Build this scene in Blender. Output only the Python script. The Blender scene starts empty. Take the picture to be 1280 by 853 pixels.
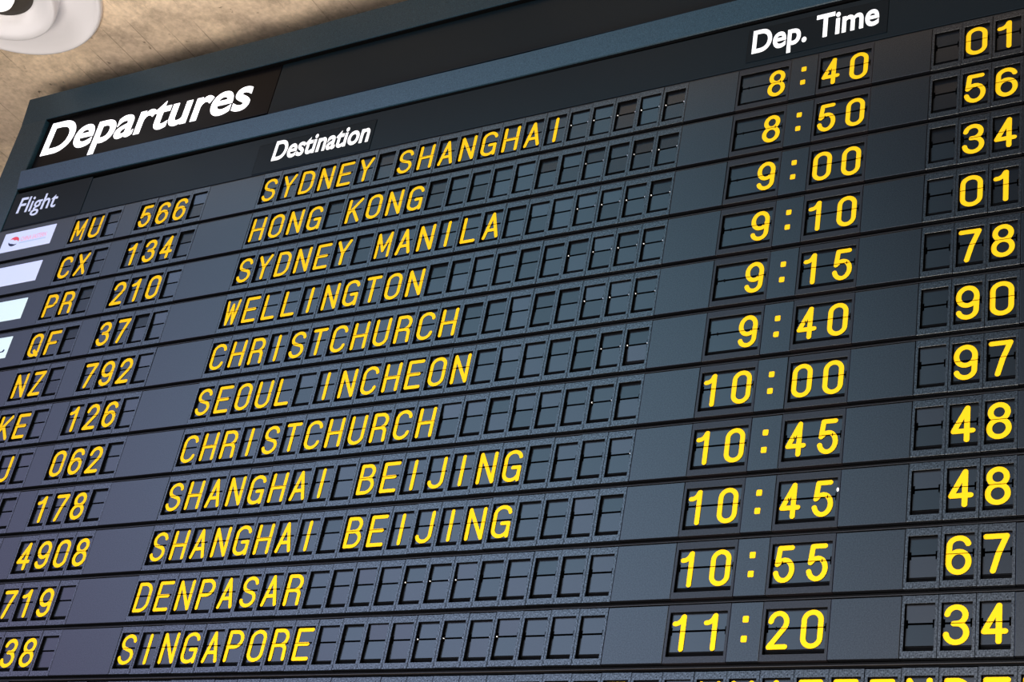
import bpy, bmesh, math, random
from mathutils import Vector, Matrix

# ---------------------------------------------------------------- camera, light, exposure
random.seed(7)
SC = bpy.context.scene
COL = SC.collection
PH = 0.13                       # row pitch of the board in metres
PW = 0.475 * PH                 # tile pitch along a row
CEIL = 4.64                    # underside of the concrete ceiling
cd = bpy.data.cameras.new('camera')
cam = bpy.data.objects.new('camera', cd)
COL.objects.link(cam)
cd.sensor_width = 36.0
cd.lens = 56.0154
cd.clip_end = 200
CX = Vector((0.85944492, 0.48127656, 0.17241607))
CY = Vector((0.11869831, -0.51589892, 0.84838612))
CZ = Vector((0.49725762, -0.70867565, -0.50051342))
CO = Vector((2.62163159, -2.46900875, 1.56780833))
cam.matrix_world = Matrix(((CX.x, CY.x, CZ.x, CO.x), (CX.y, CY.y, CZ.y, CO.y), (CX.z, CY.z, CZ.z, CO.z), (0, 0, 0, 1)))
SC.camera = cam
SC.view_settings.view_transform = 'Standard'
SC.view_settings.look = 'None'
SC.view_settings.gamma = 1.0
SC.view_settings.use_curve_mapping = False
SC.view_settings.exposure = 0.0


def direction(az, el):          # azimuth from straight out of the board (-y) towards +x
    a, e = math.radians(az), math.radians(el)
    return (math.sin(a) * math.cos(e), -math.cos(a) * math.cos(e), math.sin(e))


def make_world():
    w = bpy.data.worlds.new('concourse_sky')
    SC.world = w
    w.use_nodes = True
    nt = w.node_tree
    nt.nodes.clear()
    N, L = nt.nodes.new, nt.links.new
    tc = N('ShaderNodeTexCoord')

    def glow(az, el, lo, hi, col):
        d = N('ShaderNodeVectorMath'); d.operation = 'DOT_PRODUCT'
        L(tc.outputs['Generated'], d.inputs[0]); d.inputs[1].default_value = direction(az, el)
        m = N('ShaderNodeMapRange'); m.interpolation_type = 'SMOOTHERSTEP'
        L(d.outputs['Value'], m.inputs['Value'])
        m.inputs['From Min'].default_value = math.cos(math.radians(lo))
        m.inputs['From Max'].default_value = math.cos(math.radians(hi))
        s = N('ShaderNodeVectorMath'); s.operation = 'SCALE'
        s.inputs[0].default_value = col
        L(m.outputs['Result'], s.inputs['Scale'])
        return s.outputs[0]
    # two bright bays of the hall: cool daylight ahead, mauve further to the left
    parts = [glow(*g) for g in SKY]
    base = N('ShaderNodeRGB'); base.outputs[0].default_value = (*SKY_BASE, 1)
    acc = base.outputs[0]
    for q in parts:
        ad = N('ShaderNodeVectorMath'); ad.operation = 'ADD'
        L(acc, ad.inputs[0]); L(q, ad.inputs[1]); acc = ad.outputs[0]
    bg = N('ShaderNodeBackground'); L(acc, bg.inputs['Color'])
    out = N('ShaderNodeOutputWorld'); L(bg.outputs[0], out.inputs['Surface'])


SKY_BASE = (0.012, 0.013, 0.016)
SKY = [(-34, 26, 18, 3, (1.15, 2.15, 2.9)), (-45, 11, 25, 6, (1.15, 1.05, 1.9)), (-22, 7, 23, 6, (1.05, 1.15, 1.6))]
make_world()


def area(name, loc, target, size, power, col):
    ld = bpy.data.lights.new(name, 'AREA')
    ld.shape = 'RECTANGLE'; ld.size, ld.size_y = size
    ld.energy = power; ld.color = col
    o = bpy.data.objects.new(name, ld)
    COL.objects.link(o)
    o.location = loc
    o.rotation_euler = (Vector(target) - Vector(loc)).to_track_quat('-Z', 'Y').to_euler()
    return o


area('hall_daylight', (1.1, -2.2, 0.3), (0.1, -0.2, 4.6), (3.4, 1.2), 225, (1.0, 0.93, 0.84))
area('front_daylight', (1.9, -5.6, 3.3), (0.5, 0, 3.4), (2.2, 1.4), 150, (1.0, 0.98, 0.96))

# ---------------------------------------------------------------- materials


def mat(name, base, rough=0.5, spec=0.5, grain=0.0, grain_scale=900.0, bump=0.0, metal=0.0, emit=None, strength=0.0, coat=0.0, spec_grain=0.0):
    m = bpy.data.materials.new(name)
    m.use_nodes = True
    nt = m.node_tree
    b = nt.nodes['Principled BSDF']
    b.inputs['Base Color'].default_value = (*base, 1)
    b.inputs['Roughness'].default_value = rough
    b.inputs['Specular IOR Level'].default_value = spec
    b.inputs['Metallic'].default_value = metal
    b.inputs['Coat Weight'].default_value = coat
    if emit:
        b.inputs['Emission Color'].default_value = (*emit, 1)
        b.inputs['Emission Strength'].default_value = strength
    tc = nt.nodes.new('ShaderNodeTexCoord')
    nz = nt.nodes.new('ShaderNodeTexNoise')
    nz.inputs['Scale'].default_value = grain_scale
    nz.inputs['Detail'].default_value = 3.0
    nt.links.new(tc.outputs['Object'], nz.inputs['Vector'])
    if grain > 0:
        cr = nt.nodes.new('ShaderNodeMapRange')
        cr.inputs['From Min'].default_value = 0.3
        cr.inputs['From Max'].default_value = 0.7
        cr.inputs['To Min'].default_value = 1 - grain
        cr.inputs['To Max'].default_value = 1 + grain
        nt.links.new(nz.outputs['Fac'], cr.inputs['Value'])
        sc = nt.nodes.new('ShaderNodeVectorMath'); sc.operation = 'SCALE'
        sc.inputs[0].default_value = base
        nt.links.new(cr.outputs['Result'], sc.inputs['Scale'])
        nt.links.new(sc.outputs[0], b.inputs['Base Color'])
    if spec_grain > 0:
        sr = nt.nodes.new('ShaderNodeMapRange')
        sr.inputs['From Min'].default_value = 0.32
        sr.inputs['From Max'].default_value = 0.68
        sr.inputs['To Min'].default_value = spec * (1 - spec_grain)
        sr.inputs['To Max'].default_value = spec * (1 + spec_grain)
        nt.links.new(nz.outputs['Fac'], sr.inputs['Value'])
        nt.links.new(sr.outputs['Result'], b.inputs['Specular IOR Level'])
    if bump > 0:
        bp = nt.nodes.new('ShaderNodeBump')
        bp.inputs['Strength'].default_value = bump
        bp.inputs['Distance'].default_value = 0.0006
        nt.links.new(nz.outputs['Fac'], bp.inputs['Height'])
        nt.links.new(bp.outputs['Normal'], b.inputs['Normal'])
    return m


M = {
    'bezel': mat('tile_bezel_plastic', (0.0045, 0.005, 0.0065), 0.30, 0.75, 0.7, 330, 0.05, spec_grain=0.75),
    'bezel_warm': mat('time_bezel_plastic', (0.007, 0.0055, 0.0065), 0.36, 0.4, 0.3, 420, 0.04, spec_grain=0.2),
    'cover': mat('cover_plastic', (0.004, 0.0043, 0.0055), 0.28, 0.58, 0.35, 420, 0.03, spec_grain=0.18),
    'flap': mat('flap_plastic', (0.0038, 0.004, 0.005), 0.25, 0.6, 0.2, 500, 0.01),
    'inside': mat('tile_inside_black', (0.001, 0.001, 0.0012), 0.8, 0.05),
    'stack': mat('flap_stack_black', (0.0025, 0.0025, 0.0032), 0.7, 0.12),
    'rail': mat('rail_black', (0.0015, 0.0015, 0.0018), 0.6, 0.12),
    'lip': mat('rail_lip_bronze', (0.022, 0.018, 0.016), 0.45, 0.4),
    'yellow': mat('yellow_print', (0.95, 0.53, 0.009), 0.6, 0.06),
    'frame': mat('blue_grey_paint', (0.009, 0.025, 0.036), 0.28, 0.26, 0.35, 420, 0.03, spec_grain=0.2),
    'header': mat('header_plate', (0.0045, 0.0085, 0.0115), 0.32, 0.1, 0.3, 900, 0.03),
    'sign': mat('sign_black', (0.003, 0.0026, 0.003), 0.3, 0.08),
    'plate': mat('heading_plate', (0.0036, 0.0062, 0.0082), 0.32, 0.08),
    'sign_white': mat('backlit_white', (0.9, 0.9, 0.9), 0.5, 0.3, emit=(1, 0.97, 1.0), strength=1.6),
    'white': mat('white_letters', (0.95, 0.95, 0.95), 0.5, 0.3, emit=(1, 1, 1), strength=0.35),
    'bluewhite': mat('blue_white_letters', (0.62, 0.68, 0.92), 0.5, 0.3),
    'logo_blue': mat('logo_card_lilac', (0.6, 0.66, 0.95), 0.5, 0.3, emit=(0.75, 0.8, 1.0), strength=0.06),
    'logo_ice': mat('logo_card_ice', (0.68, 0.84, 0.95), 0.5, 0.3, emit=(0.75, 0.9, 1.0), strength=0.06),
    'red': mat('logo_red', (0.75, 0.06, 0.1), 0.5, 0.2),
    'pink': mat('logo_pink_print', (0.85, 0.45, 0.62), 0.5, 0.2),
    'pale': mat('logo_pale_print', (0.45, 0.56, 0.78), 0.5, 0.2),
    'navy': mat('logo_navy', (0.01, 0.015, 0.06), 0.5, 0.2),
    'glint_steel': mat('glint_pin_steel', (0.95, 0.95, 0.93), 0.36, 0.5, metal=1.0),
    'groove_shade': mat('lamp_groove_shade', (0.05, 0.042, 0.035), 0.5, 0.3),  # dark tone for the shade painted round the globe
    'enamel': mat('lamp_enamel', (0.9, 0.86, 0.88), 0.3, 0.5),
    'globe': mat('lamp_globe', (0.95, 0.93, 0.9), 0.4, 0.3, emit=(1.0, 0.96, 0.9), strength=0.9),
}


def concrete():
    m = bpy.data.materials.new('board_marked_concrete')
    m.use_nodes = True
    nt = m.node_tree
    N, L = nt.nodes.new, nt.links.new
    b = nt.nodes['Principled BSDF']
    b.inputs['Roughness'].default_value = 0.9
    b.inputs['Specular IOR Level'].default_value = 0.15
    tc = N('ShaderNodeTexCoord')
    n1 = N('ShaderNodeTexNoise'); n1.inputs['Scale'].default_value = 3.2; n1.inputs['Detail'].default_value = 7
    n2 = N('ShaderNodeTexNoise'); n2.inputs['Scale'].default_value = 60; n2.inputs['Detail'].default_value = 4
    L(tc.outputs['Object'], n1.inputs['Vector']); L(tc.outputs['Object'], n2.inputs['Vector'])
    r = N('ShaderNodeValToRGB')
    r.color_ramp.elements[0].position = 0.33; r.color_ramp.elements[0].color = (0.50, 0.38, 0.29, 1)
    r.color_ramp.elements[1].position = 0.68; r.color_ramp.elements[1].color = (0.9, 0.69, 0.49, 1)
    L(n1.outputs['Fac'], r.inputs['Fac'])
    g = N('ShaderNodeMapRange')
    g.inputs['From Min'].default_value = 0.3; g.inputs['From Max'].default_value = 0.7
    g.inputs['To Min'].default_value = 0.84; g.inputs['To Max'].default_value = 1.12
    L(n2.outputs['Fac'], g.inputs['Value'])
    # blow holes
    v = N('ShaderNodeTexVoronoi'); v.inputs['Scale'].default_value = 21; v.inputs['Randomness'].default_value = 1
    wv_ = N('ShaderNodeVectorMath'); wv_.operation = 'SCALE'; wv_.inputs['Scale'].default_value = 0.03
    L(n2.outputs['Color'], wv_.inputs[0])
    wa = N('ShaderNodeVectorMath'); wa.operation = 'ADD'
    L(tc.outputs['Object'], wa.inputs[0]); L(wv_.outputs[0], wa.inputs[1])
    L(wa.outputs[0], v.inputs['Vector'])
    pit = N('ShaderNodeMapRange'); pit.interpolation_type = 'SMOOTHSTEP'
    pit.inputs['From Min'].default_value = 0.05; pit.inputs['From Max'].default_value = 0.16
    pit.inputs['To Min'].default_value = 0.25; pit.inputs['To Max'].default_value = 1.0
    L(v.outputs['Distance'], pit.inputs['Value'])
    n4 = N('ShaderNodeTexNoise'); n4.inputs['Scale'].default_value = 11; n4.inputs['Detail'].default_value = 3
    L(tc.outputs['Object'], n4.inputs['Vector'])
    pm = N('ShaderNodeMapRange')
    pm.inputs['From Min'].default_value = 0.46; pm.inputs['From Max'].default_value = 0.6
    L(n4.outputs['Fac'], pm.inputs['Value'])
    px = N('ShaderNodeMix'); px.data_type = 'FLOAT'
    px.inputs[2].default_value = 1.0
    L(pm.outputs['Result'], px.inputs[0]); L(pit.outputs['Result'], px.inputs[3])
    # joints between the shuttering boards, running away from the departure board
    sp = N('ShaderNodeSeparateXYZ'); L(tc.outputs['Object'], sp.inputs[0])
    a1 = N('ShaderNodeMath'); a1.operation = 'ADD'; a1.inputs[1].default_value = 0.179 + 10.5
    L(sp.outputs['X'], a1.inputs[0])
    d1 = N('ShaderNodeMath'); d1.operation = 'DIVIDE'; d1.inputs[1].default_value = 0.105
    L(a1.outputs[0], d1.inputs[0])
    pp = N('ShaderNodeMath'); pp.operation = 'PINGPONG'; pp.inputs[1].default_value = 0.5
    L(d1.outputs[0], pp.inputs[0])
    jn = N('ShaderNodeMapRange')
    jn.inputs['From Min'].default_value = 0.0; jn.inputs['From Max'].default_value = 0.022
    jn.inputs['To Min'].default_value = 0.45; jn.inputs['To Max'].default_value = 1.0
    L(pp.outputs[0], jn.inputs['Value'])
    n3 = N('ShaderNodeTexNoise'); n3.inputs['Scale'].default_value = 5; n3.inputs['Detail'].default_value = 2
    L(tc.outputs['Object'], n3.inputs['Vector'])
    jm = N('ShaderNodeMapRange')
    jm.inputs['From Min'].default_value = 0.42; jm.inputs['From Max'].default_value = 0.6
    L(n3.outputs['Fac'], jm.inputs['Value'])
    mx = N('ShaderNodeMix'); mx.data_type = 'FLOAT'
    mx.inputs[2].default_value = 1.0
    L(jm.outputs['Result'], mx.inputs[0]); L(jn.outputs['Result'], mx.inputs[3])
    k1 = N('ShaderNodeMath'); k1.operation = 'MULTIPLY'; L(g.outputs[0], k1.inputs[0]); L(px.outputs[0], k1.inputs[1])
    k2 = N('ShaderNodeMath'); k2.operation = 'MULTIPLY'; L(k1.outputs[0], k2.inputs[0]); L(mx.outputs[0], k2.inputs[1])
    s = N('ShaderNodeVectorMath'); s.operation = 'SCALE'
    L(r.outputs['Color'], s.inputs[0]); L(k2.outputs[0], s.inputs['Scale'])
    n5 = N('ShaderNodeTexNoise'); n5.inputs['Scale'].default_value = 9; n5.inputs['Detail'].default_value = 8; n5.inputs['Roughness'].default_value = 0.7
    L(tc.outputs['Object'], n5.inputs['Vector'])
    dm = N('ShaderNodeMapRange')
    dm.inputs['From Min'].default_value = 0.3; dm.inputs['From Max'].default_value = 0.52
    dm.inputs['To Min'].default_value = 0.55; dm.inputs['To Max'].default_value = 1.0
    L(n5.outputs['Fac'], dm.inputs['Value'])
    s2 = N('ShaderNodeVectorMath'); s2.operation = 'SCALE'
    L(s.outputs[0], s2.inputs[0]); L(dm.outputs['Result'], s2.inputs['Scale'])
    L(s2.outputs[0], b.inputs['Base Color'])
    bp = N('ShaderNodeBump'); bp.inputs['Strength'].default_value = 0.5; bp.inputs['Distance'].default_value = 0.004
    L(k2.outputs[0], bp.inputs['Height']); L(bp.outputs['Normal'], b.inputs['Normal'])
    return m


M['concrete'] = concrete()
M['floor'] = mat('floor_stone', (0.13, 0.12, 0.115), 0.6, 0.3, 0.15, 8)

# ---------------------------------------------------------------- helpers


def wu(u):                      # tile column -> x
    s = (u - 10) / 20
    return PW * (u - 0.0881770888 * s * s + 0.205988151 * s ** 3)


def wv(v):                      # row -> z
    t = (v - 6) / 6
    return 3.3 + PH * (6 - (v - 0.0262178649 * t * t - 0.0782747027 * t ** 3))


def project(u, v):
    q = Vector((wu(u), 0, wv(v))) - CO
    z = -q.dot(CZ)
    return 640 + 1991.658 * q.dot(CX) / z, 426.5 - 1991.658 * q.dot(CY) / z


def link(name, mesh, m=None, parent=None, loc=(0, 0, 0), rot=(0, 0, 0)):
    if m is not None and not mesh.materials:
        mesh.materials.append(m)
    o = bpy.data.objects.new(name, mesh)
    COL.objects.link(o)
    o.parent = parent
    o.location = loc
    o.rotation_euler = rot
    return o


def empty(name, loc, label, cat, group=None):
    o = bpy.data.objects.new(name, None)
    o.empty_display_size = 0.02
    COL.objects.link(o)
    o.location = loc
    o['label'] = label
    o['category'] = cat
    if group:
        o['group'] = group
    return o


def finish(bm, name, smooth=False):
    me = bpy.data.meshes.new(name)
    bmesh.ops.recalc_face_normals(bm, faces=bm.faces)
    bm.to_mesh(me)
    bm.free()
    if smooth:
        for p in me.polygons:
            p.use_smooth = True
    return me


def add_box(bm, x0, x1, y0, y1, z0, z1, bevel=0.0):
    vs = [bm.verts.new((x, y, z)) for x in (x0, x1) for y in (y0, y1) for z in (z0, z1)]
    fs = [(0, 1, 3, 2), (4, 6, 7, 5), (0, 4, 5, 1), (2, 3, 7, 6), (0, 2, 6, 4), (1, 5, 7, 3)]
    faces = [bm.faces.new([vs[i] for i in f]) for f in fs]
    if bevel > 0:
        ed = set(e for f in faces for e in f.edges)
        bmesh.ops.bevel(bm, geom=list(ed), offset=bevel, segments=2, affect='EDGES', profile=0.6)


def box_mesh(name, x0, x1, y0, y1, z0, z1, bevel=0.0):
    bm = bmesh.new()
    add_box(bm, x0, x1, y0, y1, z0, z1, bevel)
    return finish(bm, name)


def frame_mesh(name, o, h, y0, y1, c):
    """rectangular frame: outer rect o, hole h (x0,x1,z0,z1), front y0, back y1, chamfer c"""
    bm = bmesh.new()

    def ring(r, y, g):
        x0, x1, z0, z1 = r
        return [bm.verts.new(p) for p in ((x0 + g, y, z0 + g), (x1 - g, y, z0 + g), (x1 - g, y, z1 - g), (x0 + g, y, z1 - g))]
    rs = [ring(o, y1, 0), ring(o, y0 + c * 0.4, 0), ring(o, y0, c * 0.4), ring(h, y0, -c * 0.4), ring(h, y0 + c * 0.4, 0), ring(h, y1, 0)]
    for a, b in zip(rs, rs[1:] + rs[:1]):
        for i in range(4):
            bm.faces.new((a[i], a[(i + 1) % 4], b[(i + 1) % 4], b[i]))
    return finish(bm, name)


def lathe(name, prof, seg=96, smooth=True):
    bm = bmesh.new()
    rings = []
    for r, z in prof:
        if r < 1e-6:
            rings.append([bm.verts.new((0, 0, z))])
        else:
            rings.append([bm.verts.new((r * math.cos(2 * math.pi * i / seg), r * math.sin(2 * math.pi * i / seg), z)) for i in range(seg)])
    for a, b in zip(rings, rings[1:]):
        for i in range(seg):
            j = (i + 1) % seg
            if len(a) == 1:
                bm.faces.new((a[0], b[j], b[i]))
            elif len(b) == 1:
                bm.faces.new((a[i], a[j], b[0]))
            else:
                bm.faces.new((a[i], a[j], b[j], b[i]))
    return finish(bm, name, smooth)


# ---- the round-ended stroke lettering printed on the flaps
def arc(cx, cy, rx, ry, a0, a1, n=18):
    return [(cx + rx * math.cos(math.radians(a0 + (a1 - a0) * i / n)), cy + ry * math.sin(math.radians(a0 + (a1 - a0) * i / n))) for i in range(n + 1)]


STADIUM = arc(.5, .76, .5, .24, 0, 180) + arc(.5, .24, .5, .24, 180, 360) + [(1, .76)]
GL = {
    'A': [[(0, 0), (.5, 1)], [(.5, 1), (1, 0)], [(.2, .31), (.8, .31)]],
    'B': [[(0, 0), (0, 1)], [(0, 1)] + arc(.5, .765, .42, .235, 90, -90) + [(0, .53)], [(.45, .53)] + arc(.5, .265, .5, .265, 90, -90) + [(0, 0)]],
    'C': [arc(.5, .76, .5, .24, 8, 180) + arc(.5, .24, .5, .24, 180, 352)],
    'D': [[(0, 0), (0, 1)], [(0, 1)] + arc(.42, .7, .58, .3, 90, 0) + arc(.42, .3, .58, .3, 0, -90) + [(0, 0)]],
    'E': [[(0, 0), (0, 1)], [(0, 1), (1, 1)], [(0, .51), (.85, .51)], [(0, 0), (1, 0)]],
    'F': [[(0, 0), (0, 1)], [(0, 1), (1, 1)], [(0, .5), (.8, .5)]],
    'G': [arc(.5, .76, .5, .24, 12, 180) + arc(.5, .24, .5, .24, 180, 360) + [(1, .44)], [(1, .44), (.55, .44)], [(1, .3), (1, 0)]],
    'H': [[(0, 0), (0, 1)], [(1, 0), (1, 1)], [(0, .5), (1, .5)]],
    'I': [[(.5, 0), (.5, 1)]],
    'J': [[(.9, 1)] + arc(.45, .22, .45, .22, 0, -170)],
    'K': [[(0, 0), (0, 1)], [(1, 1), (0, .38)], [(.33, .6), (1, 0)]],
    'L': [[(0, 1), (0, 0)], [(0, 0), (.95, 0)]],
    'M': [[(0, 0), (0, 1)], [(0, 1), (.5, .25)], [(.5, .25), (1, 1)], [(1, 1), (1, 0)]],
    'N': [[(0, 0), (0, 1)], [(0, 1), (1, 0)], [(1, 0), (1, 1)]],
    'O': [STADIUM],
    'P': [[(0, 0), (0, 1)], [(0, 1)] + arc(.5, .735, .5, .265, 90, -90) + [(0, .47)]],
    'Q': [STADIUM, [(.55, .22), (1, -.02)]],
    'R': [[(0, 0), (0, 1)], [(0, 1)] + arc(.5, .745, .47, .255, 90, -90) + [(0, .49)], [(.45, .49)] + arc(.55, .33, .4, .16, 90, 0) + [(.97, 0)]],
    'S': [arc(.5, .755, .48, .245, 12, 232) + arc(.5, .25, .5, .25, 50, -168)],
    'T': [[(0, 1), (1, 1)], [(.5, 1), (.5, 0)]],
    'U': [[(0, 1)] + arc(.5, .24, .5, .24, 180, 360) + [(1, 1)]],
    'V': [[(0, 1), (.5, 0)], [(.5, 0), (1, 1)]],
    'W': [[(0, 1), (.22, 0)], [(.22, 0), (.5, .85)], [(.5, .85), (.78, 0)], [(.78, 0), (1, 1)]],
    'X': [[(0, 0), (1, 1)], [(0, 1), (1, 0)]],
    'Y': [[(0, 1), (.5, .47)], [(1, 1), (.5, .47)], [(.5, .47), (.5, 0)]],
    'Z': [[(0, 1), (1, 1)], [(1, 1), (0, 0)], [(0, 0), (1, 0)]],
    '0': [STADIUM],
    '1': [arc(.06, 1.08, .5, .29, -95, -20) + [(.56, 1)], [(.58, 1), (.58, 0)]],
    '2': [arc(.5, .735, .48, .265, 175, -42) + [(0, 0)], [(0, 0), (.98, 0)]],
    '3': [arc(.49, .765, .45, .235, 172, -90) + [(.38, .53)], [(.42, .53)] + arc(.5, .265, .5, .265, 90, -172)],
    '4': [[(.7, 0), (.7, 1)], [(.7, 1), (0, .28)], [(0, .28), (1, .28)]],
    '5': [[(.9, 1), (.17, 1)], [(.17, 1), (.07, .5)], [(.07, .5)] + arc(.49, .315, .5, .315, 140, -165)],
    '6': [arc(.5, .765, .48, .235, 15, 180) + [(0, .3)], arc(.5, .3, .5, .3, 180, 540, 36)],
    '7': [[(0, 1), (1, 1)], [(1, 1), (.62, .5), (.36, 0)]],
    '8': [arc(.5, .765, .44, .235, 0, 360, 36), arc(.5, .265, .5, .265, 0, 360, 36)],
    '9': [arc(.5, .235, .48, .235, 195, 360) + [(1, .7)], arc(.5, .7, .5, .3, 0, 360, 36)],
}


def stroke(bm, pts, w, y, n=8):
    clean = [pts[0]]
    for q in pts[1:]:
        if math.hypot(q[0] - clean[-1][0], q[1] - clean[-1][1]) > 1e-5:
            clean.append(q)
    pts = [Vector(q) for q in clean]
    closed = (pts[0] - pts[-1]).length < 1e-4 and len(pts) > 6
    m = len(pts)
    L, R = [], []
    for i, q in enumerate(pts):
        if closed:
            t = (pts[1] - pts[0]).normalized() + (pts[-1] - pts[-2]).normalized() if i in (0, m - 1) else (pts[i + 1] - q).normalized() + (q - pts[i - 1]).normalized()
        else:
            t = Vector((0, 0))
            if i < m - 1:
                t += (pts[i + 1] - q).normalized()
            if i > 0:
                t += (q - pts[i - 1]).normalized()
        t.normalize()
        nrm = Vector((-t.y, t.x))
        L.append(bm.verts.new((q.x + nrm.x * w / 2, y, q.y + nrm.y * w / 2)))
        R.append(bm.verts.new((q.x - nrm.x * w / 2, y, q.y - nrm.y * w / 2)))
    for i in range(m - 1):
        bm.faces.new((L[i], R[i], R[i + 1], L[i + 1]))
    if not closed:
        for q, nx, a, b in ((pts[0], pts[1], L[0], R[0]), (pts[-1], pts[-2], R[-1], L[-1])):
            d = (q - nx).normalized()
            a0 = math.atan2(d.y, d.x)
            fan = [bm.verts.new((q.x + w / 2 * math.cos(a0 - math.pi / 2 + math.pi * k / n), y, q.y + w / 2 * math.sin(a0 - math.pi / 2 + math.pi * k / n))) for k in range(1, n)]
            bm.faces.new([a] + fan[::-1] + [b] if False else [b if (b.co - fan[0].co).length < (a.co - fan[0].co).length else a] + fan + [a if (b.co - fan[0].co).length < (a.co - fan[0].co).length else b])


def glyph_mesh(ch, W, H, w, zs, gap):
    """yellow print of one character, cut where the two flaps meet (zs below its top edge)"""
    bm = bmesh.new()
    if ch in 'MW':
        w *= 0.86
    for i, pts in enumerate(GL[ch]):
        stroke(bm, [(-W / 2 + w / 2 + x * (W - w), -H + w / 2 + z * (H - w)) for x, z in pts], w, -i * 0.00005)
    other = bm.copy()
    bmesh.ops.bisect_plane(bm, geom=bm.verts[:] + bm.edges[:] + bm.faces[:], plane_co=(0, 0, -zs + gap / 2), plane_no=(0, 0, 1), clear_inner=True)
    bmesh.ops.bisect_plane(other, geom=other.verts[:] + other.edges[:] + other.faces[:], plane_co=(0, 0, -zs - gap / 2), plane_no=(0, 0, 1), clear_outer=True)
    tmp = bpy.data.meshes.new('tmp')
    other.to_mesh(tmp); other.free()
    bm.from_mesh(tmp)
    bpy.data.meshes.remove(tmp)
    for f in bm.faces:
        f.normal_update()
        if f.normal.y > 0:
            f.normal_flip()
    me = bpy.data.meshes.new('glyph_' + ch)
    bm.to_mesh(me); bm.free()
    me.materials.append(M['yellow'])
    return me


def text_mesh(name, s, width, cap, depth, bold=0.0, m=None):
    """sign lettering: cap height and overall width in metres, lower left of the first letter at the origin, facing -y"""
    cu = bpy.data.curves.new(name, 'FONT')
    cu.body = s
    cu.size = 1.0
    cu.bevel_depth = bold
    cu.bevel_resolution = 1
    cu.extrude = 0.01
    cu.space_character = 1.0
    o = bpy.data.objects.new(name, cu)
    COL.objects.link(o)
    me = bpy.data.meshes.new_from_object(o)
    bpy.data.objects.remove(o)
    bpy.data.curves.remove(cu)
    xs = [v.co.x for v in me.vertices]
    x0, x1 = min(xs), max(xs)
    z0, z1 = min(v.co.z for v in me.vertices), max(v.co.z for v in me.vertices)
    # the first letter is a capital: its top gives the cap height
    first = [v.co for v in me.vertices if v.co.x < x0 + 0.12]
    y0, y1 = min(c.y for c in first), max(c.y for c in first)
    for v in me.vertices:
        x, y, z = v.co
        v.co = ((x - x0) / (x1 - x0) * width, -depth * (z - z0) / (z1 - z0), (y - y0) / (y1 - y0) * cap)
    me.materials.append(m)
    return me


# ---------------------------------------------------------------- the setting
bm = bmesh.new(); add_box(bm, -6, 8, -0.74, 6, CEIL, CEIL + 0.25)
o = link('ceiling', finish(bm, 'ceiling'), M['concrete']); o['kind'] = 'structure'
bm = bmesh.new(); add_box(bm, -14, 14, -16, 8, -0.1, 0)
o = link('floor', finish(bm, 'floor'), M['floor']); o['kind'] = 'structure'

# ---------------------------------------------------------------- the board body
U0, U1 = -17.62, 41.6           # outer left and right edge
UI0, UI1 = -15.95, 40.2         # opening
VB = 13.3
VBI = 12.87
board = empty('departure_board', (wu(12), 0.1, wv(VB)), 'large dark split-flap departures board with painted blue-grey frame, hung under the concrete ceiling', 'departure board')
BO = board.location.copy()


def quad_bar(name, m, us, tops, bots, yt, yb, back):
    """bar along the board: upper edge at depth yt, lower edge at depth yb"""
    bm = bmesh.new()
    prev = None
    cols = []
    for u, t, b in zip(us, tops, bots):
        x, zt, zb = wu(u), wv(t), wv(b)
        c = 0.002
        cols.append([bm.verts.new(p) for p in ((x, back, zt), (x, yt + c, zt), (x, yt, zt - c), (x, yb, zb + c), (x, yb + c, zb), (x, back, zb))])
    for a, b in zip(cols, cols[1:]):
        for i in range(6):
            j = (i + 1) % 6
            bm.faces.new((a[i], a[j], b[j], b[i]))
    bm.faces.new(cols[0]); bm.faces.new(cols[-1][::-1])
    bmesh.ops.translate(bm, verts=bm.verts[:], vec=-BO)
    return link(name, finish(bm, name), m, board)


def bpart(name, m, u0, u1, v0, v1, y0, y1, bevel=0.0):
    bm = bmesh.new()
    add_box(bm, wu(u0), wu(u1), y0, y1, wv(v1), wv(v0), bevel)
    bmesh.ops.translate(bm, verts=bm.verts[:], vec=-BO)
    return link(name, finish(bm, name), m, board)


bpart('housing', M['inside'], U0 + 0.1, U1 - 0.1, -3.25, VB - 0.05, 0.0295, 0.2)
UN = [U0, -2.5, 11.5, 24, U1]
o = quad_bar('top_rail', M['frame'], UN, [-3.46, -3.34, -3.33, -3.33, -3.33], [-2.62, -2.49, -2.46, -2.46, -2.46], -0.007, 0.001, 0.014)
UB = [UI0 - 0.05, -1.5, 11.8, 22, UI1 + 0.05]
quad_bar('header_beam', M['frame'], UB, [-0.905, -0.81, -0.785, -0.83, -0.86], [-0.385, -0.285, -0.245, -0.285, -0.31], -0.010, 0.000, 0.028)
quad_bar('shade_strip', M['inside'], UN, [-2.64, -2.51, -2.48, -2.48, -2.48], [-2.605, -2.475, -2.445, -2.445, -2.445], 0.0025, 0.0025, 0.014)  # black strip added to paint the shade under the top rail
quad_bar('shade_strip', M['inside'], UB, [-0.405, -0.305, -0.265, -0.305, -0.33], [-0.345, -0.245, -0.205, -0.245, -0.27], 0.0025, 0.0025, 0.024)  # black strip painting in the shade below the beam
quad_bar('bottom_rail', M['frame'], [U0, 10, U1], [VBI] * 3, [VB] * 3, 0, 0, 0.05)


def stile(name, ua, ub):
    bm = bmesh.new()
    add_box(bm, wu(ua), wu(ub), 0.0012, 0.05, wv(VBI), wv(-2.72 if ua < 0 else -2.5), 0.002)
    bmesh.ops.translate(bm, verts=bm.verts[:], vec=-BO)
    return link(name, finish(bm, name), M['frame'], board)


stile('side_rail', U0, UI0); stile('side_rail', UI1, U1)
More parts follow.
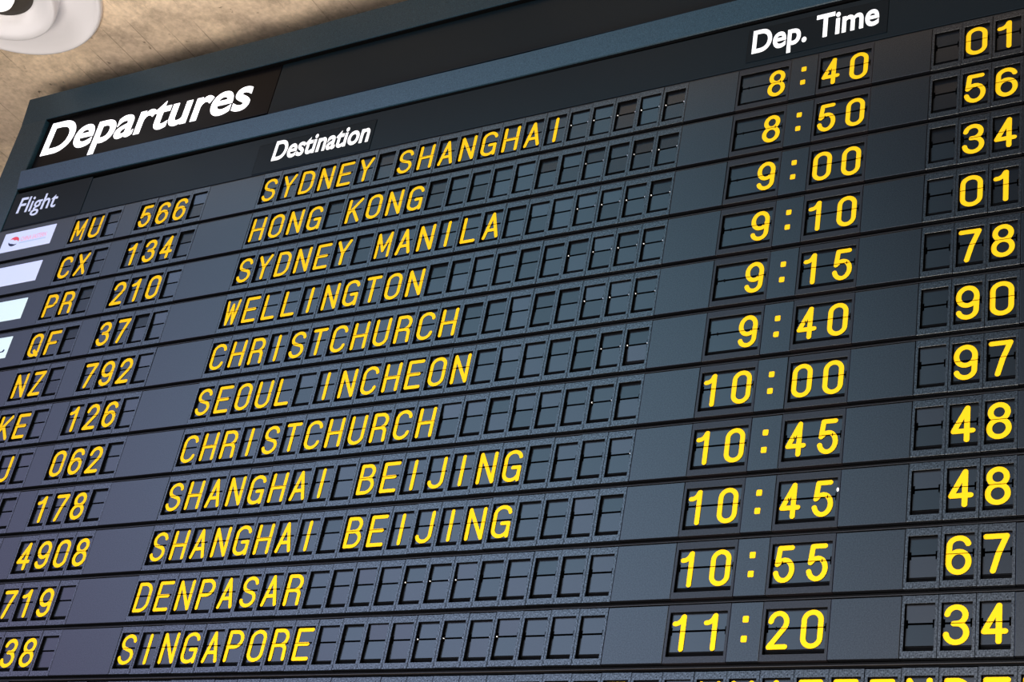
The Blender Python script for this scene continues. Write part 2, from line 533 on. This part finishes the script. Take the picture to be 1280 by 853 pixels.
# double bead above the beam and the shadow gap below it
quad_bar('bead', M['lip'], UB, [-1.035, -0.94, -0.915, -0.955, -0.98], [-1.012, -0.915, -0.89, -0.93, -0.955], 0.008, 0.008, 0.026)
bpart('header_strip', M['header'], UI0, UI1, -0.2, 0.815, 0.0042, 0.0255, 0.0015)
for r in range(12):
    # dark channel between two rows of tiles with its thin bronze lip
    rl = bpart('row_rail', M['rail'], UI0, UI1, r + 0.80 if r else 0.83, r + 0.88, 0.009, 0.0255)
    b = bmesh.new()
    add_box(b, wu(UI0), wu(UI1), 0.0035, 0.012, wv(r + 0.858), wv(r + 0.848))
    bmesh.ops.translate(b, verts=b.verts[:], vec=-BO)
    link('rail_lip', finish(b, 'rail_lip'), M['lip'], rl)
for u in (-10, 12, 34):
    b = bmesh.new(); add_box(b, wu(u) - 0.02, wu(u) + 0.02, 0.13, 0.17, wv(-3.25), CEIL)
    bmesh.ops.translate(b, verts=b.verts[:], vec=-BO)
    link('hanger', finish(b, 'hanger'), M['rail'], board)

# ---------------------------------------------------------------- header signs


def plate_thing(name, m, u0, u1, v0, v1, y0, y1, label, cat, group=None, bevel=0.0012):
    e = empty(name, ((wu(u0) + wu(u1)) / 2, y1, wv(v1)), label, cat, group)
    w, h, d = (wu(u1) - wu(u0)) / 2, wv(v0) - wv(v1), y1 - y0
    link('panel', box_mesh('panel', -w, w, -d, 0, 0, h, bevel), m, e)
    return e


def lettering(e, s, u0, v_base, u1, cap_rows, m, yfront, bold, slope=0.0, depth=0.002):
    me = text_mesh('lettering', s, wu(u1) - wu(u0), cap_rows * PH, depth, bold, m)
    o = link('lettering', me, None, e)
    o.location = (wu(u0) - e.location.x, yfront - e.location.y, wv(v_base) - e.location.z)
    o.rotation_euler = (0, slope, 0)
    return o


e = plate_thing('departures_sign', M['sign'], UI0 + 0.03, -1.40, -2.62, -1.06, 0.0155, 0.029, 'backlit black sign panel reading Departures in bold white, top left of the board', 'sign')
lettering(e, 'Departures', -15.62, -1.46, -2.72, 0.98, M['sign_white'], 0.0155, 0.021, math.atan2(0.105 * PH, 12.9 * PW))
plate_thing('fascia_panel', M['header'], -1.36, UI1 - 0.06, -2.5, -1.02, 0.0155, 0.0285, 'long blank dark fascia panel right of the Departures sign, above the blue-grey beam', 'panel')
e = plate_thing('heading_plate', M['plate'], -15.9, -11.0, -0.25, 0.80, 0.0028, 0.0040, 'black heading plate reading Flight in pale blue letters', 'sign', 'column heading plates')
lettering(e, 'Flight', -15.38, 0.385, -12.86, 0.44, M['bluewhite'], 0.0028, 0.004, math.atan2(0.095 * PH, 2.6 * PW) * 0.5)
e = plate_thing('heading_plate', M['plate'], -0.95, 5.3, 0.0, 0.79, 0.0028, 0.0040, 'dark heading plate reading Destination in white letters', 'sign', 'column heading plates')
lettering(e, 'Destination', -0.03, 0.525, 5.12, 0.52, M['white'], 0.0028, 0.022, math.atan2(0.045 * PH, 5.1 * PW))
e = plate_thing('heading_plate', M['plate'], 22.07, 27.3, -0.06, 0.70, 0.0028, 0.0040, 'black heading plate reading Dep. Time in white letters', 'sign', 'column heading plates')
lettering(e, 'Dep. Time', 22.28, 0.525, 27.0, 0.53, M['white'], 0.0028, 0.022, math.atan2(-0.04 * PH, 4.7 * PW))

# ---------------------------------------------------------------- split-flap tiles
ZW = lambda v: (0.785 - v) * PH            # local height of a row fraction above the tile's foot
REC = 0.0065                                # how far the flaps sit behind the bezel
SPLIT, FTOP, FBOT = 0.278, 0.006, 0.588
BACK = 0.025
GH = 0.578 * PH


def flap_mesh(name, w, z0, z1, hinge_low, t=0.0011):
    """one flap, hinge edge at local z = 0, with the two notches that clear the hinge pins"""
    bm = bmesh.new()
    n, k = 0.0034, 0.006
    if hinge_low:
        out = [(-w + n, z0), (w - n, z0), (w - n, z0 + k), (w, z0 + k), (w, z1), (-w, z1), (-w, z0 + k), (-w + n, z0 + k)]
    else:
        out = [(-w, z0), (w, z0), (w, z1 - k), (w - n, z1 - k), (w - n, z1), (-w + n, z1), (-w + n, z1 - k), (-w, z1 - k)]
    a = [bm.verts.new((x, 0, z)) for x, z in out]
    b = [bm.verts.new((x, t, z)) for x, z in out]
    bm.faces.new(a); bm.faces.new(b[::-1])
    for i in range(8):
        j = (i + 1) % 8
        bm.faces.new((a[j], a[i], b[i], b[j]))
    return finish(bm, name)


def stack_mesh(w):
    """edges of the waiting flaps under the lower flap"""
    bm = bmesh.new()
    for i in range(4):
        add_box(bm, -w, w, REC + 0.003 + i * 0.0022, REC + 0.0044 + i * 0.0022, ZW(0.612 + i * 0.02), ZW(0.55))
    add_box(bm, -w, w, REC + 0.012, BACK - 0.001, ZW(0.682), ZW(0.5))
    return finish(bm, 'flap_stack')


PIN = None
bm = bmesh.new()
bmesh.ops.create_cone(bm, cap_ends=True, segments=14, radius1=0.0014, radius2=0.0014, depth=0.004, matrix=Matrix.Rotation(math.pi / 2, 4, 'Y'))
bmesh.ops.create_uvsphere(bm, u_segments=12, v_segments=8, radius=0.0021, matrix=Matrix.Translation((0, -0.0006, 0)))
PIN_B = finish(bm, 'added_glint_pin', True); PIN_B.materials.append(M['glint_steel'])
bm = bmesh.new()
add_box(bm, -0.0011, 0.0011, -0.0006, 0.002, -0.0032, 0.0032, 0.0004)
CLIP = finish(bm, 'hinge_clip'); CLIP.materials.append(M['inside'])


class Kind:
    def __init__(self, span, bez, gw, stroke_w, chars):
        self.span = span                                  # tile pitches wide
        half = span * PW / 2
        ow = half - 0.0004                                # hairline seam to the neighbour
        ww = (span - 0.18) * PW / 2                       # half window
        self.fw = ww - 0.0014
        self.frame = frame_mesh('frame', (-ow, ow, 0, ZW(-0.113)), (-ww, ww, ZW(0.685), ZW(0)), 0, BACK, 0.0005)
        self.frame.materials.append(M[bez])
        # the inner half of the frame is matt black
        self.frame.materials.append(M['inside'])
        for p in self.frame.polygons:
            c = p.center
            if abs(c.x) < ww + 1e-4 and ZW(0.686) < c.z < ZW(-0.001) and c.y > 0.002:
                p.material_index = 1
        self.up = flap_mesh('upper_flap', self.fw, 0, (SPLIT - FTOP) * PH, True); self.up.materials.append(M['flap'])
        self.lo = flap_mesh('lower_flap', self.fw, -(FBOT - SPLIT) * PH + 0.0012, 0, False); self.lo.materials.append(M['flap'])
        self.st = stack_mesh(ww - 0.0004); self.st.materials.append(M['stack'])
        self.gl = {}
        self.gw, self.sw = gw * PW, stroke_w

    def glyph(self, ch):
        if ch not in self.gl:
            self.gl[ch] = glyph_mesh(ch, self.gw, GH, self.sw, (SPLIT - 0.016) * PH + 0.0006, 0.0014)
        return self.gl[ch]


LETTER = Kind(1, 'bezel', 0.70, 0.0086, '')
FLIGHT = Kind(1, 'bezel', 0.70, 0.0097, '')
CLOCK = Kind(2, 'bezel_warm', 0.65, 0.0098, '')
DIGIT = Kind(1, 'bezel', 0.70, 0.0100, '')


def tile(name, kind, u, r, chars, label, cat, group, glint=0, flare=0.0, calm=True):
    """u: column of the window's left edge; chars: one character per pitch"""
    c = u - 0.09 + kind.span / 2
    x, z = (wu(u - 0.09) + wu(u - 0.09 + kind.span)) / 2, wv(r + 0.785)
    e = empty(name, (x + random.uniform(-.0002, .0002), random.uniform(-0.0004, 0.0004), z + random.uniform(-0.0005, 0.0005)), label, cat, group)
    e.scale = ((wu(u - 0.09 + kind.span) - wu(u - 0.09)) / (kind.span * PW), 1, (wv(r) - wv(r + 0.7)) / (0.7 * PH))
    e.rotation_euler = (random.uniform(-.004, .004), 0, random.uniform(-.005, .005))
    link('frame', kind.frame, None, e)
    link('flap_stack', kind.st, None, e)
    blank = not chars.strip()
    a = 0.05 if blank else 0.005
    link('upper_flap', kind.up, None, e, (0, REC, ZW(SPLIT) + 0.0019), (random.uniform(-a, a), 0, 0))
    link('lower_flap', kind.lo, None, e, (0, REC + 0.0006, ZW(SPLIT) - 0.0019), (random.uniform(-a, a) * 0.6 + flare, 0, 0))
    if kind.span == 1:
        if glint:
            for s, q in ((-1, glint & 1), (1, glint & 2)):
                if q:
                    link('hinge_pin', PIN_B, None, e, (s * (kind.fw - 0.001), REC - 0.0005, ZW(SPLIT)))
    else:
        for s in (-0.30, 0.30):
            link('hinge_clip', CLIP, None, e, (s * kind.span * PW, REC - 0.0002, ZW(SPLIT)))
    for i, ch in enumerate(chars):
        if ch != ' ':
            lx = (i + 0.5 - kind.span / 2 - 0.035) * PW
            link('digit' if ch.isdigit() else 'letter', kind.glyph(ch), None, e, (lx, REC - 0.0006, ZW(0.014)))
    return e


ORD = 'zeroth first second third fourth fifth sixth seventh eighth ninth tenth eleventh twelfth thirteenth fourteenth fifteenth sixteenth seventeenth eighteenth nineteenth twentieth'.split()
ROWS = [  # code, number, destination, hour, minute, right-hand number, how the row is told apart
    ('MU ', '566 ', 'SYDNEY SHANGHAI', ' 8', '40', ' 01', '8:40 row'),
    ('CX ', '134 ', 'HONG KONG', ' 8', '50', ' 56', '8:50 row'),
    ('PR ', '210 ', 'SYDNEY MANILA', ' 9', '00', ' 34', '9:00 row'),
    ('QF ', '37  ', 'WELLINGTON', ' 9', '10', ' 01', '9:10 row'),
    ('NZ ', '792 ', 'CHRISTCHURCH', ' 9', '15', ' 78', '9:15 row'),
    ('KE ', '126 ', 'SEOUL INCHEON', ' 9', '40', ' 90', '9:40 row'),
    (' J ', '062 ', 'CHRISTCHURCH', '10', '00', ' 97', '10:00 row'),
    ('   ', '178 ', 'SHANGHAI BEIJING', '10', '45', ' 48', '10:45 flight 178 row'),
    ('   ', '4908', 'SHANGHAI BEIJING', '10', '45', ' 48', '10:45 flight 4908 row'),
    ('   ', '719 ', 'DENPASAR', '10', '55', ' 67', '10:55 row'),
    ('   ', ' 38 ', 'SINGAPORE', '11', '20', ' 34', '11:20 row'),
]
GLINT = {  # (row, column): 1 left pin, 2 right pin added only where a glint should show
    (1, 15): 3, (1, 16): 3, (1, 17): 3, (1, 18): 3, (1, 19): 3, (2, 16): 3, (2, 17): 2, (2, 18): 3, (2, 19): 3,
    (3, 15): 0, (3, 16): 3, (3, 17): 3, (3, 18): 3, (3, 19): 3, (4, 16): 1, (4, 17): 3, (4, 18): 3, (4, 19): 3,
    (5, 17): 3, (5, 18): 3, (5, 19): 3, (6, 18): 3, (6, 19): 3, (7, 18): 3, (8, 19): 2, (10, 12): 3, (10, 13): 3, (10, 14): 3,
    (11, 13): 3, (11, 14): 3, (11, 15): 2, (11, 16): 1,
}


def visible(u, r, w=1.0):
    return any(project(u + du, r + dv)[0] > -4 for du in (-0.09, w) for dv in (-0.11, 0.78))


def cover(u0, u1, r, label, group='blank cover panels between the tile groups', name='cover_panel'):
    x0, x1 = wu(u0) + 0.0004, wu(u1) - 0.0004
    e = empty(name, ((x0 + x1) / 2, random.uniform(-0.0003, 0.0003), wv(r + 0.785)), label, 'panel', group)
    e.rotation_euler = (random.uniform(-.003, .003), 0, random.uniform(-.0015, .0015))
    h = wv(r - 0.112) - wv(r + 0.785)
    me = box_mesh('panel', -(x1 - x0) / 2, (x1 - x0) / 2, 0.0, 0.024, 0, h, 0.0008)
    link('panel', me, M['cover'], e)
    return e


dot = bmesh.new()
add_box(dot, -0.0057, 0.0057, -0.0008, 0.001, -0.0062, 0.0062)
bmesh.ops.bevel(dot, geom=[ed for ed in dot.edges if abs((ed.verts[0].co - ed.verts[1].co).y) > 1e-5], offset=0.0022, segments=3, affect='EDGES', profile=0.5)
DOT = finish(dot, 'colon_dot'); DOT.materials.append(M['yellow'])

for i, (code, num, dest, hh, mm, right, where) in enumerate(ROWS):
    r = i + 1
    # airline code and flight number
    left_end = None
    for j, ch in enumerate(code):
        u = -11 + j
        if not visible(u, r):
            continue
        if left_end is None:
            left_end = u - 0.09
        if ch == ' ':
            lab = 'blank split-flap tile, %s tile of the airline code in the %s' % (ORD[j + 1], where)
        else:
            lab = 'split-flap tile showing yellow %s, %s tile of the airline code in the %s' % (ch, ORD[j + 1], where)
        tile('code_tile', FLIGHT, u, r, ch, lab, 'split-flap tile', 'airline code tiles')
    if left_end is not None:
        cover(-8.09, -7.09, r, 'narrow cover panel between airline code and flight number in the ' + where)
    for j, ch in enumerate(num):
        u = -7 + j
        if not visible(u, r):
            continue
        if left_end is None:
            left_end = u - 0.09
        if ch == ' ':
            nb = num[:j].strip()
            lab = 'blank split-flap tile, %s of flight number in the %s' % (ORD[j + 1], where)
        else:
            lab = 'split-flap tile with yellow %s, %s of flight number in the %s' % (ch, ORD[j + 1], where)
        tile('flight_number_tile', FLIGHT, u, r, ch, lab, 'split-flap tile', 'flight number tiles')
    if r > 4:
        e = cover(UI0 + 0.02, left_end, r, 'dark cover panel left of the flight code in the ' + where)
    cover(-3.09, -0.09, r, 'dark cover panel between flight number and destination in the ' + where)
    # destination
    words = dest.split()
    for j in range(20):
        ch = dest[j] if j < len(dest) else ' '
        if ch != ' ':
            lab = 'split-flap tile showing yellow %s, %s destination tile of the %s' % (ch, ORD[j + 1], where)
        elif j < len(dest):
            lab = 'blank split-flap tile between %s and %s in the %s' % (words[0], words[1], where)
        else:
            lab = 'blank split-flap tile, %s after %s in the %s' % (ORD[j + 1 - len(dest)], words[-1], where)
        tile('destination_tile', LETTER, j, r, ch, lab, 'split-flap tile', 'destination tiles', GLINT.get((r, j), 0), 0.09 if (r, j) == (6, 19) else 0.0)
    cover(19.91, 21.91, r, 'plain dark cover panel between destination and hour tile in the ' + where)
    # departure time
    tile('hour_tile', CLOCK, 22, r, hh, 'wide split-flap tile showing hour %s in yellow in the %s' % (hh.strip(), where), 'split-flap tile', 'hour tiles')
    e = cover(23.91, 24.91, r, 'dark panel with yellow colon between hour and minutes in the ' + where, 'colon panels', 'colon_panel')
    for v in (0.172, 0.46):
        link('colon_dot', DOT, None, e, (-0.0002, 0.0, ZW(v)))
    mt = tile('minute_tile', CLOCK, 25, r, mm, 'wide split-flap tile showing minutes %s in yellow in the %s' % (mm, where), 'split-flap tile', 'minute tiles')
    if r == 9:
        bm = bmesh.new()
        bmesh.ops.create_uvsphere(bm, u_segments=12, v_segments=8, radius=0.0032, matrix=Matrix.Diagonal((0.7, 0.3, 1.3, 1)))
        link('paint_fleck', finish(bm, 'paint_fleck', True), M['white'], mt, (0.935 * PW, -0.0002, ZW(0.2)))
    cover(26.91, 28.91, r, 'plain dark cover panel right of the minutes in the ' + where)
    for j, ch in enumerate(right):
        pos = ('left', 'middle', 'right')[j]
        if ch == ' ':
            lab = 'blank split-flap tile just left of yellow %s in the %s' % (right.strip(), where)
        else:
            lab = 'split-flap tile with yellow %s, %s digit of %s in the %s' % (ch, ('', 'first', 'last')[j], right.strip(), where)
        tile('number_tile', DIGIT, 29 + j, r, ch, lab, 'split-flap tile', 'two-digit number tiles')
    cover(31.91, UI1 - 0.02, r, 'dark cover panel right of the number %s in the %s' % (right.strip(), where))

# message row at the very bottom, only its upper edge is in the picture
MSG = {16: 'C', 17: 'O', 19: 'O', 20: 'T', 23: 'U', 24: 'N', 25: 'A', 26: 'T', 27: 'T', 28: 'E', 29: 'N', 30: 'D', 31: 'E', 32: 'D'}
first = None
for k in range(-16, 34):
    if min(project(k, 11.887)[1], project(k + 1, 11.887)[1]) > 852 or project(k + 1, 11.89)[0] < 0:
        continue
    if first is None:
        first = k
    ch = MSG.get(k, ' ')
    col = 'split-flap tile at the bottom edge, '
    if k >= 23:
        lab = 'bottom row split-flap tile with yellow %s, %s letter of UNATTENDED' % (ch, ORD[k - 22]) if k < 33 else 'bottom row split-flap tile just right of UNATTENDED'
    elif ch != ' ':
        lab = 'bottom row split-flap tile with yellow %s, %s tile left of UNATTENDED' % (ch, ORD[23 - k])
    elif 23 - k <= 20:
        lab = 'blank bottom row split-flap tile, %s tile left of UNATTENDED' % ORD[23 - k]
    else:
        lab = 'blank bottom row split-flap tile, %s from the left in that row' % ORD[k - first + 1]
    tile('message_tile', DIGIT if k > 21 else LETTER, k + 0.09, 12.035, ch, lab, 'split-flap tile', 'message row tiles')
cover(UI0 + 0.02, first, 12, 'dark cover panel at the left end of the bottom row')
cover(34, UI1 - 0.02, 12, 'dark cover panel at the right end of the bottom row')

# ---------------------------------------------------------------- airline logo cards
LOGO = [('logo_blue', 'lilac-white lit airline logo card with small red and navy swirl'),
        ('logo_blue', 'plain pale blue airline logo card in the 8:50 row'),
        ('logo_ice', 'plain ice-blue airline logo card in the 9:00 row'),
        ('logo_ice', 'pale airline logo card with a dark mark in the 9:10 row')]
for i, (mk, lab) in enumerate(LOGO):
    r = i + 1
    u0, u1 = UI0 + 0.02, -11.09
    x0, x1 = wu(u0) + 0.0004, wu(u1) - 0.0004
    w = (x1 - x0) / 2
    e = empty('logo_panel', ((x0 + x1) / 2, 0, wv(r + 0.785)), lab, 'logo panel', 'airline logo cards')
    c0, c1 = wu(-15.42) - e.location.x, wu(-12.2) - e.location.x
    z0, z1 = wv(r + 0.535) - e.location.z, wv(r - 0.01) - e.location.z
    link('frame', frame_mesh('frame', (-w, w, 0, wv(r - 0.112) - wv(r + 0.785)), (c0 - 0.001, c1 + 0.001, z0 - 0.001, z1 + 0.001), 0, BACK, 0.0009), M['cover'], e)
    link('card', box_mesh('card', c0 - 0.001, c1 + 0.001, -0.001, 0.02, z0, z1, 0.0025), M[mk], e)
    cw, chh = c1 - c0, z1 - z0
    if i == 0:
        # little round emblem: red swoosh above, navy swoosh below
        cx, cz, rad = c0 + cw * 0.235, z0 + chh * 0.48, chh * 0.24

        def swoosh(name, a0, a1, m, inner, y):
            b = bmesh.new()
            n = 16
            aa = [math.radians(a0 + (a1 - a0) * k / n) for k in range(n + 1)]
            ov = [b.verts.new((cx + 1.25 * rad * math.cos(t), y, cz + rad * math.sin(t))) for t in aa]
            iv = [b.verts.new((cx + 1.25 * rad * (1 - inner * math.sin(math.pi * k / n)) * math.cos(t), y, cz + rad * (1 - inner * math.sin(math.pi * k / n)) * math.sin(t))) for k, t in enumerate(aa)]
            ov2 = [b.verts.new((v.co.x, y + 0.0006, v.co.z)) for v in ov]
            for k in range(n):
                if k in (0, n - 1):
                    b.faces.new((ov[k], ov[k + 1], iv[k + 1]) if k == 0 else (ov[k], ov[k + 1], iv[k]))
                else:
                    b.faces.new((ov[k], ov[k + 1], iv[k + 1], iv[k]))
                b.faces.new((ov[k], ov2[k], ov2[k + 1], ov[k + 1]))
            return link(name, finish(b, name), m, e)
        swoosh('emblem', -10, 150, M['red'], 0.75, -0.0016)
        swoosh('emblem', 178, 322, M['navy'], 0.5, -0.0016)
        t = link('lettering', text_mesh('lettering', 'CHINA EASTERN', cw * 0.5, chh * 0.16, 0.0006, 0.01, M['pink']), None, e)
        t.location = (c0 + cw * 0.37, -0.001, z0 + chh * 0.46)
        link('print_line', box_mesh('print_line', c0 + cw * 0.36, c0 + cw * 0.88, -0.0014, -0.0008, z0 + chh * 0.32, z0 + chh * 0.37), M['pale'], e)
    if i == 3:
        b = bmesh.new()
        pts = [(0.50, 0.22), (0.93, 0.27), (0.945, 0.36), (0.925, 0.40), (0.90, 0.31), (0.5, 0.3)]
        f1 = [b.verts.new((c0 + cw * x, -0.0016, z0 + chh * z)) for x, z in pts]
        f2 = [b.verts.new((v.co.x, -0.0009, v.co.z)) for v in f1]
        b.faces.new(f1)
        for k in range(len(pts)):
            b.faces.new((f1[k], f1[(k + 1) % len(pts)], f2[(k + 1) % len(pts)], f2[k]))
        link('emblem', finish(b, 'emblem'), M['navy'], e)

# ---------------------------------------------------------------- round ceiling lamp
LX, LY = -0.982, -0.380
lamp = empty('ceiling_lamp', (LX, LY, CEIL), 'round stepped white ceiling lamp, partly cut off at the top left corner', 'ceiling lamp')
link('outer_ring', lathe('outer_ring', [(0.332, 0.0), (0.332, -0.012), (0.328, -0.02), (0.322, -0.022), (0.316, -0.019), (0.30, -0.012), (0.26, -0.010), (0.20, -0.014)]), M['enamel'], lamp)
link('inner_ring', lathe('inner_ring', [(0.204, -0.004), (0.208, -0.062), (0.206, -0.07), (0.2, -0.074), (0.18, -0.07), (0.155, -0.06), (0.14, -0.05), (0.132, -0.042), (0.13, -0.034), (0.13, -0.004)]), M['enamel'], lamp)
link('groove_shade', lathe('groove_shade', [(0.135, -0.001), (0.133, -0.036), (0.11, -0.033), (0.07, -0.03)]), M['groove_shade'], lamp)  # added dark disc, paints the shadow in the groove around the globe
link('globe', lathe('globe', [(0.066, 0.0), (0.074, -0.03), (0.08, -0.058), (0.079, -0.07), (0.072, -0.077), (0.045, -0.081), (0, -0.082)]), M['globe'], lamp)
